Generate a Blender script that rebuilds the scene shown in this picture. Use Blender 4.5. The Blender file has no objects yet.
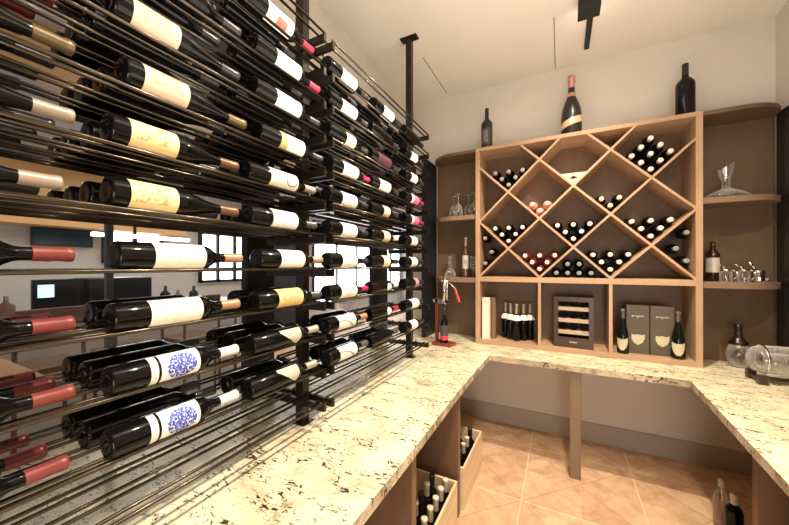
import bpy, bmesh, math, random
from math import sin, cos, pi, radians, sqrt
from mathutils import Vector, Matrix
random.seed(7)
S = bpy.context.scene
COL = S.collection
EYE = 1.664
# ---------------------------------------------------------------- camera
cd = bpy.data.cameras.new('camera'); cam = bpy.data.objects.new('camera', cd); COL.objects.link(cam)
cam.location = (0, 0, EYE); cam.rotation_euler = (radians(90), 0, radians(27.4))
cd.sensor_width = 36; cd.lens = 36 * 321 / 789; cd.shift_y = 0.0037; cd.clip_start = .02
S.camera = cam
# ---------------------------------------------------------------- light and exposure
S.view_settings.view_transform = 'Standard'; S.view_settings.look = 'None'
S.view_settings.gamma = 1; S.view_settings.use_curve_mapping = False
S.view_settings.exposure = 0.55
w = bpy.data.worlds.new('world'); S.world = w; w.use_nodes = True
w.node_tree.nodes['Background'].inputs[0].default_value = (.75, .82, 1, 1)
w.node_tree.nodes['Background'].inputs[1].default_value = .4
WARM = (1, .85, .66)
def light(name, typ, loc, energy, color, rot=(0, 0, 0), **kw):
    l = bpy.data.lights.new(name, typ); l.energy = energy; l.color = color
    for k, v in kw.items(): setattr(l, k, v)
    o = bpy.data.objects.new(name, l); o.location = loc; o.rotation_euler = rot; COL.objects.link(o); return o
def aim(o, t):
    o.rotation_euler = (Vector(t) - o.location).to_track_quat('-Z', 'Y').to_euler()
def spot(name, loc, target, energy, size=75, blend=.6, rad=.03, color=WARM):
    o = light(name, 'SPOT', loc, energy, color, spot_size=radians(size), spot_blend=blend, shadow_soft_size=rad); aim(o, target); return o
spot('ceiling_spot_counter', (.25, 2.05, 3.5), (-.35, 2.1, .9), 230, 115, .7, .015)
spot('ceiling_spot_near', (.25, .85, 3.5), (-.55, .95, 1.0), 165, 100, .7, .015)
spot('ceiling_spot_cabinet', (.22, 2.72, 3.45), (.2, 3.16, 2.5), 30, 80, .9, .04)
spot('ceiling_spot_right', (1.0, 1.5, 3.5), (1.1, 2.4, .9), 60, 100, .8)
spot('ceiling_spot_rack', (.3, .1, 3.3), (-1.1, .7, 1.9), 28, 100, .9)
light('ceiling_fill', 'AREA', (.05, 1.0, 3.4), 14, (1, .91, .79), shape='RECTANGLE', size=.6, size_y=2.8)  # unseen soft panel added under the ceiling as general fill
light('bounce_fill', 'AREA', (.1, 1.3, 2.0), 25, (1, .90, .78), rot=(pi, 0, 0), shape='RECTANGLE', size=1.6, size_y=2.2)  # added upward lamp, stands in for light bounced onto the ceiling
light('fill_behind', 'AREA', (.45, -1.8, .95), 36, (1, .92, .81), rot=(radians(90), 0, 0), shape='RECTANGLE', size=1.0, size_y=1.4)  # added low fill behind the camera, brightens the wall under the counter
light('dining_room_fill', 'AREA', (-4.3, 3.0, 2.8), 42, (1, .95, .88), shape='RECTANGLE', size=1.6, size_y=6)  # added unseen area lamp that brightens the room beyond the glass
# ---------------------------------------------------------------- materials
def new_mat(name):
    m = bpy.data.materials.new(name); m.use_nodes = True
    return m, m.node_tree, m.node_tree.nodes['Principled BSDF']
def M(name, col, rough=.5, metal=0, coat=0, spec=.5, emit=None, es=0):
    m, nt, b = new_mat(name)
    b.inputs['Base Color'].default_value = (*col, 1); b.inputs['Roughness'].default_value = rough
    b.inputs['Metallic'].default_value = metal; b.inputs['Coat Weight'].default_value = coat
    b.inputs['Specular IOR Level'].default_value = spec
    if emit: b.inputs['Emission Color'].default_value = (*emit, 1); b.inputs['Emission Strength'].default_value = es
    return m
def nd(nt, typ, **kw):
    n = nt.nodes.new(typ)
    for k, v in kw.items():
        if k in n.inputs: n.inputs[k].default_value = v
        else: setattr(n, k, v)
    return n
def ramp(nt, stops, interp='LINEAR'):
    n = nt.nodes.new('ShaderNodeValToRGB'); cr = n.color_ramp; cr.interpolation = interp
    cr.elements[0].position = stops[0][0]; cr.elements[0].color = (*stops[0][1], 1)
    cr.elements[1].position = stops[-1][0]; cr.elements[1].color = (*stops[-1][1], 1)
    for p, c in stops[1:-1]:
        e = cr.elements.new(p); e.color = (*c, 1)
    return n
def coords(nt, kind='Object', scale=(1, 1, 1), rot=(0, 0, 0), loc=(0, 0, 0)):
    t = nt.nodes.new('ShaderNodeTexCoord'); mp = nt.nodes.new('ShaderNodeMapping')
    mp.inputs['Scale'].default_value = scale; mp.inputs['Rotation'].default_value = rot; mp.inputs['Location'].default_value = loc
    nt.links.new(t.outputs[kind], mp.inputs['Vector']); return mp
def wood(name, c1, c2, scale=(1, 1, 12), rough=.45):
    m, nt, b = new_mat(name); L = nt.links
    mp = coords(nt, 'Object', scale)
    n = nd(nt, 'ShaderNodeTexNoise', Scale=6.0, Detail=6.0, Roughness=.6); L.new(mp.outputs[0], n.inputs['Vector'])
    r = ramp(nt, [(.3, c1), (.7, c2)]); L.new(n.outputs[0], r.inputs[0]); L.new(r.outputs[0], b.inputs['Base Color'])
    b.inputs['Roughness'].default_value = rough
    bp = nd(nt, 'ShaderNodeBump', Strength=.08); L.new(n.outputs[0], bp.inputs['Height']); L.new(bp.outputs[0], b.inputs['Normal'])
    return m
def plaster(name, col):
    m, nt, b = new_mat(name); L = nt.links
    mp = coords(nt, 'Object'); n = nd(nt, 'ShaderNodeTexNoise', Scale=3.0, Detail=4.0); L.new(mp.outputs[0], n.inputs['Vector'])
    r = ramp(nt, [(.3, tuple(c * .95 for c in col)), (.7, col)]); L.new(n.outputs[0], r.inputs[0]); L.new(r.outputs[0], b.inputs['Base Color'])
    b.inputs['Roughness'].default_value = .85; return m
def granite(name, bright=1.0, edge=False):
    m, nt, b = new_mat(name); L = nt.links
    mp = coords(nt, 'Object', (1, 1, 1))
    big = nd(nt, 'ShaderNodeTexNoise', Scale=5.0, Detail=5.0, Roughness=.65, Distortion=1.2); L.new(mp.outputs[0], big.inputs['Vector'])
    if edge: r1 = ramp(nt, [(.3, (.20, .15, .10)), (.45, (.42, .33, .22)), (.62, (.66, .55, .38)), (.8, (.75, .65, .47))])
    else: r1 = ramp(nt, [(.28, (.38, .32, .23)), (.40, (.62, .55, .37)), (.55, (.76, .69, .48)), (.8, (.82, .76, .58))])
    L.new(big.outputs[0], r1.inputs[0])
    mp2 = coords(nt, 'Object', (1, 2.2, 1), (0, 0, .7))
    fl = nd(nt, 'ShaderNodeTexNoise', Scale=24.0, Detail=4.0, Roughness=.65, Distortion=1.6); L.new(mp2.outputs[0], fl.inputs['Vector'])
    rf = ramp(nt, [(.55, (0, 0, 0)), (.58, (1, 1, 1))]); L.new(fl.outputs[0], rf.inputs[0])
    cl = nd(nt, 'ShaderNodeTexNoise', Scale=6.0, Detail=3.0); L.new(mp2.outputs[0], cl.inputs['Vector'])
    rc = ramp(nt, [(.45, (.0, .0, .0)), (.53, (1, 1, 1))]); L.new(cl.outputs[0], rc.inputs[0])
    mul = nd(nt, 'ShaderNodeMath', operation='MULTIPLY'); L.new(rf.outputs[0], mul.inputs[0]); L.new(rc.outputs[0], mul.inputs[1])
    fine = nd(nt, 'ShaderNodeTexNoise', Scale=90.0, Detail=2.0); L.new(mp.outputs[0], fine.inputs['Vector'])
    rn = ramp(nt, [(.64, (0, 0, 0)), (.68, (.6, .6, .6))]); L.new(fine.outputs[0], rn.inputs[0])
    mx = nd(nt, 'ShaderNodeMath', operation='MAXIMUM'); L.new(mul.outputs[0], mx.inputs[0]); L.new(rn.outputs[0], mx.inputs[1])
    mix = nd(nt, 'ShaderNodeMixRGB'); mix.inputs[2].default_value = (.045, .032, .025, 1)
    L.new(mx.outputs[0], mix.inputs[0]); L.new(r1.outputs[0], mix.inputs[1]); L.new(mix.outputs[0], b.inputs['Base Color'])
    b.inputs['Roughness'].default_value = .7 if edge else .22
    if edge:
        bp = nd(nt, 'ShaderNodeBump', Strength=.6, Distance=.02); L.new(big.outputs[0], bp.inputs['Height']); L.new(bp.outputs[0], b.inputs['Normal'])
    return m
def floor_mat():
    m, nt, b = new_mat('floor_tile'); L = nt.links
    def math_(op, a, bb=None):
        n = nd(nt, 'ShaderNodeMath', operation=op)
        for i, v in enumerate((a, bb)):
            if v is None: continue
            if isinstance(v, (int, float)): n.inputs[i].default_value = v
            else: L.new(v, n.inputs[i])
        return n.outputs[0]
    t = coords(nt, 'Object'); sp = nt.nodes.new('ShaderNodeSeparateXYZ'); L.new(t.outputs[0], sp.inputs[0])
    u = math_('FRACT', math_('DIVIDE', math_('ADD', sp.outputs[0], .25 + 7.5), .75))
    v = math_('FRACT', math_('DIVIDE', math_('ADD', sp.outputs[1], -2.43 + 7.5), .75))
    fu = math_('FLOOR', math_('DIVIDE', math_('ADD', sp.outputs[0], .25 + 7.5), .75)); fv = math_('FLOOR', math_('DIVIDE', math_('ADD', sp.outputs[1], -2.43 + 7.5), .75))
    cu = math_('SUBTRACT', u, .5); cv = math_('SUBTRACT', v, .5)
    au = math_('ABSOLUTE', cu); av = math_('ABSOLUTE', cv)
    d = math_('MAXIMUM', au, av); e = math_('MINIMUM', au, av)
    seam = math_('MINIMUM', math_('ABSOLUTE', math_('SUBTRACT', d, e)), 1)          # diagonals
    band = math_('MULTIPLY', math_('ADD', d, e), 6.0)                               # planks run across the diagonals
    bf = math_('FRACT', band); bi = math_('FLOOR', band)
    side = math_('ADD', math_('MULTIPLY', math_('GREATER_THAN', cu, 0), 3.1), math_('MULTIPLY', math_('GREATER_THAN', cv, 0), 7.7))
    side2 = math_('MULTIPLY', math_('GREATER_THAN', au, av), 1.7)
    seed = math_('ADD', math_('ADD', math_('MULTIPLY', bi, 13.7), side), math_('ADD', side2, math_('ADD', math_('MULTIPLY', fu, 5.3), math_('MULTIPLY', fv, 9.1))))
    wn = nd(nt, 'ShaderNodeTexWhiteNoise', noise_dimensions='1D'); L.new(seed, wn.inputs['W'])
    r = ramp(nt, [(0, (.56, .34, .20)), (.5, (.62, .39, .235)), (1, (.68, .46, .29))]); L.new(wn.outputs[0], r.inputs[0])
    g = nd(nt, 'ShaderNodeTexNoise', Scale=9.0, Detail=6.0, Distortion=1.0); L.new(t.outputs[0], g.inputs['Vector'])
    gr = ramp(nt, [(.3, (.78, .78, .78)), (.7, (1.12, 1.12, 1.12))]); L.new(g.outputs[0], gr.inputs[0])
    mu = nd(nt, 'ShaderNodeMixRGB', blend_type='MULTIPLY'); mu.inputs[0].default_value = 1; L.new(r.outputs[0], mu.inputs[1]); L.new(gr.outputs[0], mu.inputs[2])
    dark = math_('LESS_THAN', math_('MINIMUM', bf, 9), .03)
    dark2 = math_('LESS_THAN', seam, .008)
    dk = math_('MULTIPLY', math_('MAXIMUM', math_('MULTIPLY', dark, .35), dark2), .42)
    m2 = nd(nt, 'ShaderNodeMixRGB'); m2.inputs[2].default_value = (.28, .15, .08, 1); L.new(dk, m2.inputs[0]); L.new(mu.outputs[0], m2.inputs[1])
    gt = math_('GREATER_THAN', d, .4945)
    m3 = nd(nt, 'ShaderNodeMixRGB'); m3.inputs[2].default_value = (.74, .56, .38, 1); L.new(gt, m3.inputs[0]); L.new(m2.outputs[0], m3.inputs[1])
    L.new(m3.outputs[0], b.inputs['Base Color']); b.inputs['Roughness'].default_value = .45
    return m
def thin_glass(name, tint=(1, 1, 1), rim=.55, milk=.25):
    m, nt, b = new_mat(name); nt.nodes.remove(b); L = nt.links
    out = [n for n in nt.nodes if n.type == 'OUTPUT_MATERIAL'][0]
    tr = nd(nt, 'ShaderNodeBsdfTransparent'); tr.inputs[0].default_value = (*tint, 1)
    gl = nd(nt, 'ShaderNodeBsdfGlossy'); gl.inputs['Roughness'].default_value = .04
    lw = nd(nt, 'ShaderNodeLayerWeight'); lw.inputs[0].default_value = rim
    mr = nd(nt, 'ShaderNodeMath', operation='MULTIPLY'); mr.inputs[1].default_value = .55; L.new(lw.outputs['Fresnel'], mr.inputs[0])
    mx = nd(nt, 'ShaderNodeMixShader'); L.new(mr.outputs[0], mx.inputs[0]); L.new(tr.outputs[0], mx.inputs[1]); L.new(gl.outputs[0], mx.inputs[2])
    df = nd(nt, 'ShaderNodeBsdfDiffuse'); df.inputs[0].default_value = (.9, .88, .84, 1)
    fc = nd(nt, 'ShaderNodeMath', operation='MULTIPLY'); fc.inputs[1].default_value = milk; L.new(lw.outputs['Facing'], fc.inputs[0])
    m2 = nd(nt, 'ShaderNodeMixShader'); L.new(fc.outputs[0], m2.inputs[0]); L.new(mx.outputs[0], m2.inputs[1]); L.new(df.outputs[0], m2.inputs[2])
    L.new(m2.outputs[0], out.inputs[0]); return m
m_wall = plaster('wall_paint', (.66, .61, .55)); m_ceil = plaster('ceiling_paint', (.76, .71, .64))
m_base = M('skirting_paint', (.40, .345, .29), .6)
m_wood = wood('walnut_face', (.38, .235, .135), (.54, .345, .21), (1, 1, .25))
m_woodshade = wood('walnut_shaded', (.125, .066, .032), (.175, .098, .048), (1, 1, .25))  # walnut again, with the shade of the interiors put into its colour
m_woodh = wood('walnut_board', (.38, .235, .135), (.54, .345, .21), (.2, 1, 1))
m_wooddk = wood('dark_base_wood', (.14, .075, .042), (.21, .12, .07), (1, 1, .2))
m_crate = wood('pine_crate', (.66, .48, .28), (.80, .62, .40), (.6, .3, 3), .6)
m_gran = granite('granite_top'); m_grane = granite('granite_edge', edge=True)
m_floor = floor_mat()
m_steel = M('dark_steel', (.035, .026, .02), .28, .7)
m_rod = M('rack_rod', (.10, .082, .062), .24, .9)
m_black = M('black_metal', (.012, .014, .015), .4, .3)
m_blkgls = M('black_glass', (.006, .007, .008), .06, 0, .5)
m_bottle = M('dark_bottle_glass', (.004, .004, .0035), .06, 0, 0, .22)
m_bottleg = M('green_bottle_glass', (.004, .006, .004), .07, 0, 0, .3)
m_bottler = M('ruby_bottle_glass', (.16, .015, .012), .08, 0, .6)
m_rose = M('rose_bottle_glass', (.70, .28, .20), .1, 0, .6)
m_matte = M('matte_black_bottle', (.015, .013, .012), .3)
m_chrome = M('chrome', (.75, .72, .68), .12, 1)
m_glass = thin_glass('clear_glass', (.94, .93, .91), .6, .4)
m_pane = thin_glass('partition_glass', (.97, .98, .98), .2, 0)
m_white = M('white_paint', (.8, .78, .75), .5)
m_red = M('red_enamel', (.24, .035, .025), .35, 0, .3)
m_leg = M('taupe_steel', (.22, .16, .11), .4, .3)
# ---------------------------------------------------------------- mesh helpers
def bxa(bm, x0, x1, y0, y1, z0, z1):
    v = [bm.verts.new((x, y, z)) for x in (x0, x1) for y in (y0, y1) for z in (z0, z1)]
    for f in ((0, 1, 3, 2), (4, 6, 7, 5), (0, 4, 5, 1), (2, 3, 7, 6), (0, 2, 6, 4), (1, 5, 7, 3)): bm.faces.new([v[i] for i in f])
def tube(bm, a, b, r, n=10, r2=None):
    a = Vector(a); b = Vector(b); d = (b - a).normalized(); q = d.to_track_quat('Z', 'Y'); r2 = r if r2 is None else r2
    A = [bm.verts.new(a + q @ Vector((r * cos(2 * pi * i / n), r * sin(2 * pi * i / n), 0))) for i in range(n)]
    B = [bm.verts.new(b + q @ Vector((r2 * cos(2 * pi * i / n), r2 * sin(2 * pi * i / n), 0))) for i in range(n)]
    for i in range(n):
        f = bm.faces.new((A[i], A[(i + 1) % n], B[(i + 1) % n], B[i])); f.smooth = True
    bm.faces.new(A[::-1]); bm.faces.new(B)
def path_tube(bm, pts, r, n=10):
    for a, b in zip(pts, pts[1:]): tube(bm, a, b, r, n)
def lathe(bm, prof, n=28, axis='Z', origin=(0, 0, 0)):
    o = Vector(origin); rings = []
    def P(r, z, a):
        p = (r * cos(a), r * sin(a), z)
        return o + (Vector(p) if axis == 'Z' else Vector((z, p[0], p[1])))
    for r, z in prof:
        rings.append([bm.verts.new(P(0, z, 0))] if r < 1e-6 else [bm.verts.new(P(r, z, 2 * pi * i / n)) for i in range(n)])
    for A, B in zip(rings, rings[1:]):
        for i in range(n):
            j = (i + 1) % n
            q = [A[0]] if len(A) == 1 else [A[i], A[j]]
            q += [B[0]] if len(B) == 1 else [B[j], B[i]]
            if len(q) >= 3:
                f = bm.faces.new(q); f.smooth = True
def prism(bm, poly, y0, y1):           # polygon in x,z pushed along y
    A = [bm.verts.new((x, y0, z)) for x, z in poly]; B = [bm.verts.new((x, y1, z)) for x, z in poly]
    n = len(poly)
    bm.faces.new(A); bm.faces.new(B[::-1])
    for i in range(n): bm.faces.new((A[i], B[i], B[(i + 1) % n], A[(i + 1) % n]))
def slab(bm, poly, z0, z1):            # polygon in x,y pushed along z
    A = [bm.verts.new((x, y, z0)) for x, y in poly]; B = [bm.verts.new((x, y, z1)) for x, y in poly]
    n = len(poly); bm.faces.new(A[::-1]); bm.faces.new(B)
    for i in range(n): bm.faces.new((A[i], A[(i + 1) % n], B[(i + 1) % n], B[i]))
def finish(bm, bevel=0, seg=2):
    bmesh.ops.recalc_face_normals(bm, faces=bm.faces)
    if bevel: bmesh.ops.bevel(bm, geom=bm.edges[:], offset=bevel, segments=seg, affect='EDGES', profile=.5, clamp_overlap=True)
def obj(name, bm, mat, parent=None, bevel=0, loc=None):
    finish(bm, bevel)
    me = bpy.data.meshes.new(name); bm.to_mesh(me); bm.free(); me.materials.append(mat)
    o = bpy.data.objects.new(name, me); COL.objects.link(o)
    if parent: o.parent = parent
    if loc: o.location = loc
    return o
def box(name, x0, x1, y0, y1, z0, z1, mat, parent=None, bevel=0):
    bm = bmesh.new(); bxa(bm, x0, x1, y0, y1, z0, z1); return obj(name, bm, mat, parent, bevel)
def tag(o, label, cat, group=None):
    o['label'] = label; o['category'] = cat
    if group: o['group'] = group
    return o
def thing(name, label, cat, loc=(0, 0, 0), group=None, rz=0):
    o = bpy.data.objects.new(name, None); COL.objects.link(o); o.location = loc; o.rotation_euler = (0, 0, rz)
    o.empty_display_size = .05
    return tag(o, label, cat, group)
def struct(o): o['kind'] = 'structure'; return o
Z = lambda e: EYE + e                      # height given from eye level
CT = .889                                  # counter top
# ---------------------------------------------------------------- the setting
XL, XR, YB, HC = -1.56, 1.47, 3.55, 3.59
struct(box('floor', -6.2, 1.6, -3, 12.2, -.1, 0, m_floor))
struct(box('ceiling', XL - .1, 1.6, -3, 3.65, HC, HC + .1, m_ceil))
struct(box('wall_back', XL - .1, XR + .1, YB, YB + .12, 0, HC, m_wall))
struct(box('wall_right', XR, XR + .12, -3, YB, 0, HC, m_wall))
struct(box('wall_left', XL - .1, XL - .02, -3, YB, 2.83, HC, m_wall))
struct(box('wall_near', XL - .1, XR + .1, -3.1, -3, 0, HC, m_wall))
struct(box('baseboard_back', XL + .05, XR, YB - .014, YB, 0, .18, m_base, bevel=.003))
struct(box('baseboard_right', XR - .014, XR, 2.2, YB - .014, 0, .18, m_base, bevel=.003))
m_gap = M('shadow_gap', (.12, .10, .08), .9)
struct(box('trim_1', -1.137, -1.131, 2.76, 3.46, HC - .002, HC, m_gap))
struct(box('trim_2', -.051, -.045, 2.78, 3.49, HC - .002, HC, m_gap))
# glass partition behind the rack: window_1
wf = bmesh.new()
for y0, y1 in ((-.6, -.5), (1.21, 1.40), (2.57, 2.84)): bxa(wf, XL - .04, XL + .01, y0, y1, CT + .001, 2.82)
bxa(wf, XL - .04, XL + .01, -3, 3.55, 2.76, 2.83); bxa(wf, XL - .012, XL - .002, -.6, 3.39, CT + .001, CT + .008)
gf = struct(obj('window_1', wf, m_black))
struct(box('window_bar', XL - .03, XL - .01, .593, .616, CT, 2.77, M('daylit_metal', (.10, .125, .15), .4, .3), gf))  # daylight falling on this bar is painted in as blue grey
struct(box('window_pane', XL - .009, XL - .005, -3, 3.5, CT + .013, 2.77, m_pane, gf))
struct(box('wall_left_lower', XL - .06, XL - .02, -3, YB, 0, CT - .1, m_wall))
struct(box('trim_6', -1.335, -1.285, 3.21, YB - .002, CT + .002, 2.815, m_black, bevel=.002))
# black door on the right wall
d1 = struct(box('door_1', XR - .03, XR - .001, 2.3, 3.47, CT + .002, Z(1.145), m_black, bevel=.004))
struct(box('door_pane', XR - .034, XR - .029, 2.38, 3.36, CT + .08, Z(1.06), m_blkgls, d1))
# ---------------------------------------------------------------- dining room seen through the partition
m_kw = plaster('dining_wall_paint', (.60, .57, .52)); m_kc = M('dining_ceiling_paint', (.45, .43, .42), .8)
m_soff = wood('oak_soffit', (.62, .34, .13), (.76, .45, .19), (1, .15, 1), .5)
m_sky = M('window_daylight', (1, 1, 1), .5, emit=(.93, .97, 1), es=5)
struct(box('wall_dining', -6.1, -6, -3, 12.2, 0, 3.1, m_kw))
struct(box('wall_dining_end', -6.1, XL - .1, 12.1, 12.2, 0, 3.1, m_kw))
struct(box('ceiling_dining', -6.1, XL - .1, -3, 12.2, 3.0, 3.1, m_kc))
struct(box('trim_3', -3.2, -2.55, -1, 11.5, 2.93, 2.999, m_soff, bevel=.004))
struct(box('trim_4', -5.99, -5.6, -2.5, 3.2, 2.16, 2.9, m_soff, bevel=.004))
def kwin(n, x, y0, y1, z0, z1, nm=2):
    bm = bmesh.new(); t = .05
    bxa(bm, x, x + .06, y0, y0 + t, z0, z1); bxa(bm, x, x + .06, y1 - t, y1, z0, z1)
    bxa(bm, x, x + .06, y0, y1, z1 - t, z1); bxa(bm, x, x + .06, y0, y1, z0, z0 + t)
    for i in range(1, nm): yy = y0 + (y1 - y0) * i / nm; bxa(bm, x, x + .06, yy - .03, yy + .03, z0, z1)
    f = struct(obj('window_%d' % n, bm, m_black)); struct(box('window_pane', x + .001, x + .01, y0 + t, y1 - t, z0 + t, z1 - t, m_sky, f))
for n, (a, b_, z1, nm) in enumerate(((2.2, 3.0, 2.25, 2), (3.62, 4.70, 2.3, 3), (6.70, 9.8, 2.9, 3), (10.3, 12.0, 2.95, 2))): kwin(n + 2, -5.99, a, b_, (1.7, 1.34, .55, .55)[n], z1, nm)
struct(box('trim_5', -5.99, -5.7, 4.75, 5.9, 0, 3.0, m_black))
bm = bmesh.new()
for a, b_ in ((-5.2, -4.0), (-3.8, -2.6)): bxa(bm, a, b_, 12.07, 12.095, .9, 2.8)
struct(obj('window_6', bm, m_sky))
# dining room furniture
m_chair0 = M('amber_brown', (.16, .09, .05), .3)
t = thing('service_counter', 'long pale service counter in the room beyond the glass partition', 'counter', (-4.6, 1.6, 0))
box('base_cabinet', -.35, .35, -1.6, 1.6, 0, 1.12, m_kw, t, .004); box('worktop', -.40, .40, -1.65, 1.65, 1.12, 1.17, m_white, t, .004)
t = thing('television', 'wide dark television on the wall of the room beyond the glass', 'television', (-5.97, 1.79, 1.92))
box('bezel', -.02, .04, -.30, .30, 0, .235, m_black, t, .005); box('screen', .041, .043, -.28, .28, .015, .22, M('tv_screen', (.02, .045, .06), .15), t)
t = thing('menu_display', 'small pale blue lit screen on the far service counter', 'monitor', (-4.35, 1.29, 1.17))
box('housing', -.02, .02, -.20, .20, .03, .36, m_black, t, .005); box('screen', .021, .023, -.165, -.055, .19, .31, M('blue_screen', (.3, .5, .8), .3, emit=(.5, .72, 1), es=1.1), t); box('foot', -.08, .08, -.08, .08, 0, .03, m_black, t, .003)
t = thing('strip_light', 'bright white strip light above the room beyond the glass', 'light', (-4.0, 1.75, 1.95))
box('tube', -.03, .03, -.35, .55, 0, .035, M('strip_tube', (1, 1, 1), .5, emit=(1, .98, .94), es=6), t, .004)
box('hanging_rod', -.01, .01, -.01, .01, .035, 1.05, m_black, t)
t = thing('coffee_machine', 'dark boxy coffee machine on the far counter beside the lit screen', 'coffee machine', (-4.45, 1.75, 1.17))
box('body', -.2, .2, -.28, .28, .12, .36, m_black, t, .01); box('drip_tray', -.2, .24, -.28, .28, 0, .05, m_chrome, t, .005); box('rear_column', -.2, -.05, -.26, .26, .05, .12, m_black, t)
for yy in (-.14, .02, .16): bm = bmesh.new(); tube(bm, (.1, yy, .06), (.1, yy, .115), .03, 14, .035); obj('cup', bm, m_white, t)
for i, (yy, hh) in enumerate(((.55, .2), (.75, .16), (.95, .22), (2.25, .24), (2.4, .18), (2.6, .22))):
    bm = bmesh.new(); lathe(bm, [(0, 0), (.05, 0), (.055, .02), (.055, hh * .6), (.02, hh * .75), (.018, hh), (0, hh)], 16)
    tag(obj('storage_bottle', bm, m_black if i % 2 else m_chair0, loc=(-4.4, yy, 1.17)), 'small dark bottle on far service counter, %s counting from the near end' % ('first', 'second', 'third', 'fourth', 'fifth', 'sixth')[i], 'bottle', 'bottles on the far counter')
m_bar = wood('bar_table_wood', (.40, .21, .09), (.56, .31, .14), (1, .2, 1))
t = thing('bar_table', 'orange brown wooden bar table with a rounded end just beyond the glass', 'table', (-2.64, -.2, 0))
bm = bmesh.new(); slab(bm, [(-.6, -1.2), (.6, -1.2), (.6, .55)] + [(.35 + .25 * cos(a * pi / 16), .55 + .3 * sin(a * pi / 16)) for a in range(1, 9)] + [(-.35 - .25 * sin(a * pi / 16), .55 + .3 * cos(a * pi / 16)) for a in range(0, 9)], 1.04, 1.09); obj('tabletop', bm, m_bar, t, .004)
for sx in (-.4, .4):
    for sy in (-1.0, .45): bm = bmesh.new(); tube(bm, (sx, sy, 0), (sx, sy, 1.04), .03, 12); obj('leg', bm, m_black, t)
m_chair = wood('brown_chair_wood', (.12, .07, .04), (.18, .1, .06))
def dining_chair(x, y, rz, lab):
    t = thing('dining_chair', lab, 'chair', (x, y, 0), 'dining chairs beyond the glass', rz)
    box('seat', -.22, .22, -.22, .22, .82, .87, m_chair, t, .01); box('backrest', -.20, .20, .19, .22, 1.03, 1.33, m_chair, t, .01)
    for sx in (-1, 1):
        for sy in (-1, 1):
            bm = bmesh.new(); tube(bm, (sx * .2, sy * .2, 0), (sx * .19, sy * .19, 1.28 if sy > 0 else .82), .016, 8); obj('leg', bm, m_chair, t)
for i, y in enumerate((1.0, 1.6, 2.2, 2.8)):
    dining_chair(-3.75, y, -pi / 2, 'brown wooden bar chair beyond the glass, number %s along the service counter' % ('one', 'two', 'three', 'four')[i])
# ---------------------------------------------------------------- granite worktops (one continuous L and U)
CU = CT - .045
outer = [(-.556, -.6), (-.553, 1.2), (-.56, 2.0), (-.549, 2.835), (.1, 2.83), (.772, 2.824), (.755, 2.4), (.716, 1.65), (.66, .3), (XR - .002, .3), (XR - .002, YB - .002), (XL + .012, YB - .002), (XL + .012, 3.4), (-1.95, 3.4), (-1.95, -.6)]
bm = bmesh.new(); slab(bm, outer, CU, CT)
bmesh.ops.recalc_face_normals(bm, faces=bm.faces)
side = [f for f in bm.faces if abs(f.normal.z) < .5]
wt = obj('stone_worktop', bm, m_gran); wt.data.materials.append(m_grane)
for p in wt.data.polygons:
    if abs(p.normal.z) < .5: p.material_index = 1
tag(wt, 'continuous cream granite worktop with dark flecks running round three walls', 'worktop')
# centre leg
bm = bmesh.new(); bxa(bm, .062, .138, 2.865, 2.885, .0, CU); lg = obj('counter_leg', bm, m_leg, bevel=.003)
tag(lg, 'flat taupe metal leg holding up the back worktop', 'support leg')
# base cabinets
def base_unit(name, label, x0, x1, ys, back, y0, y1):
    t = thing(name, label, 'cabinet', ((x0 + x1) / 2, (y0 + y1) / 2, 0)); o = t.location
    def b(n, *a, mat=m_wooddk): 
        x_0, x_1, y_0, y_1, z_0, z_1 = a
        return box(n, x_0 - o.x, x_1 - o.x, y_0 - o.y, y_1 - o.y, z_0, z_1, mat, t, .002)
    for y in ys: b('divider', x0, x1, y, y + .05, 0, CU)
    b('back_panel', back, back + .02, y0, y1, .0, CU, mat=m_woodshade)
    return t
base_unit('left_base_cabinet', 'open brown wooden base cabinet under the left worktop holding bottle crates', -1.30, -.60, (.0, .62, 1.33, 2.07), -1.32, 0, 2.12)
base_unit('right_base_cabinet', 'open brown wooden base cabinet under the right worktop', .82, XR - .03, (.5, 1.3, 2.12), XR - .028, .5, 2.17)
# ---------------------------------------------------------------- bottles
RB, LB = .0375, .360
PROF = [(0, .004), (.012, .003), (.030, 0), (.0355, .002), (RB, .008), (RB, .222), (.0365, .232), (.032, .243), (.023, .256), (.0165, .268), (.0145, .280), (.0140, .343), (.0155, .344), (.0155, .356), (.0120, LB), (0, LB)]
def scaled(prof, sr, sz): return [(r * sr, z * sz) for r, z in prof]
def mesh_of(bm, name, mat):
    finish(bm); me = bpy.data.meshes.new(name); bm.to_mesh(me); bm.free(); me.materials.append(mat); return me
def bottle_mesh(mat, prof=PROF, n=26):
    bm = bmesh.new(); lathe(bm, prof, n); return mesh_of(bm, 'bottle', mat)
def capsule_mesh(mat, z0=.294, z1=LB + .0008, r=.0157, r0=None):
    bm = bmesh.new(); r0 = r0 or r
    lathe(bm, [(r0 - .0006, z0), (r0, z0 + .002), (r, z1 - .016), (r + .0012, z1 - .014), (r + .0012, z1 - .002), (r - .002, z1), (0, z1)], 18); return mesh_of(bm, 'capsule', mat)
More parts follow.
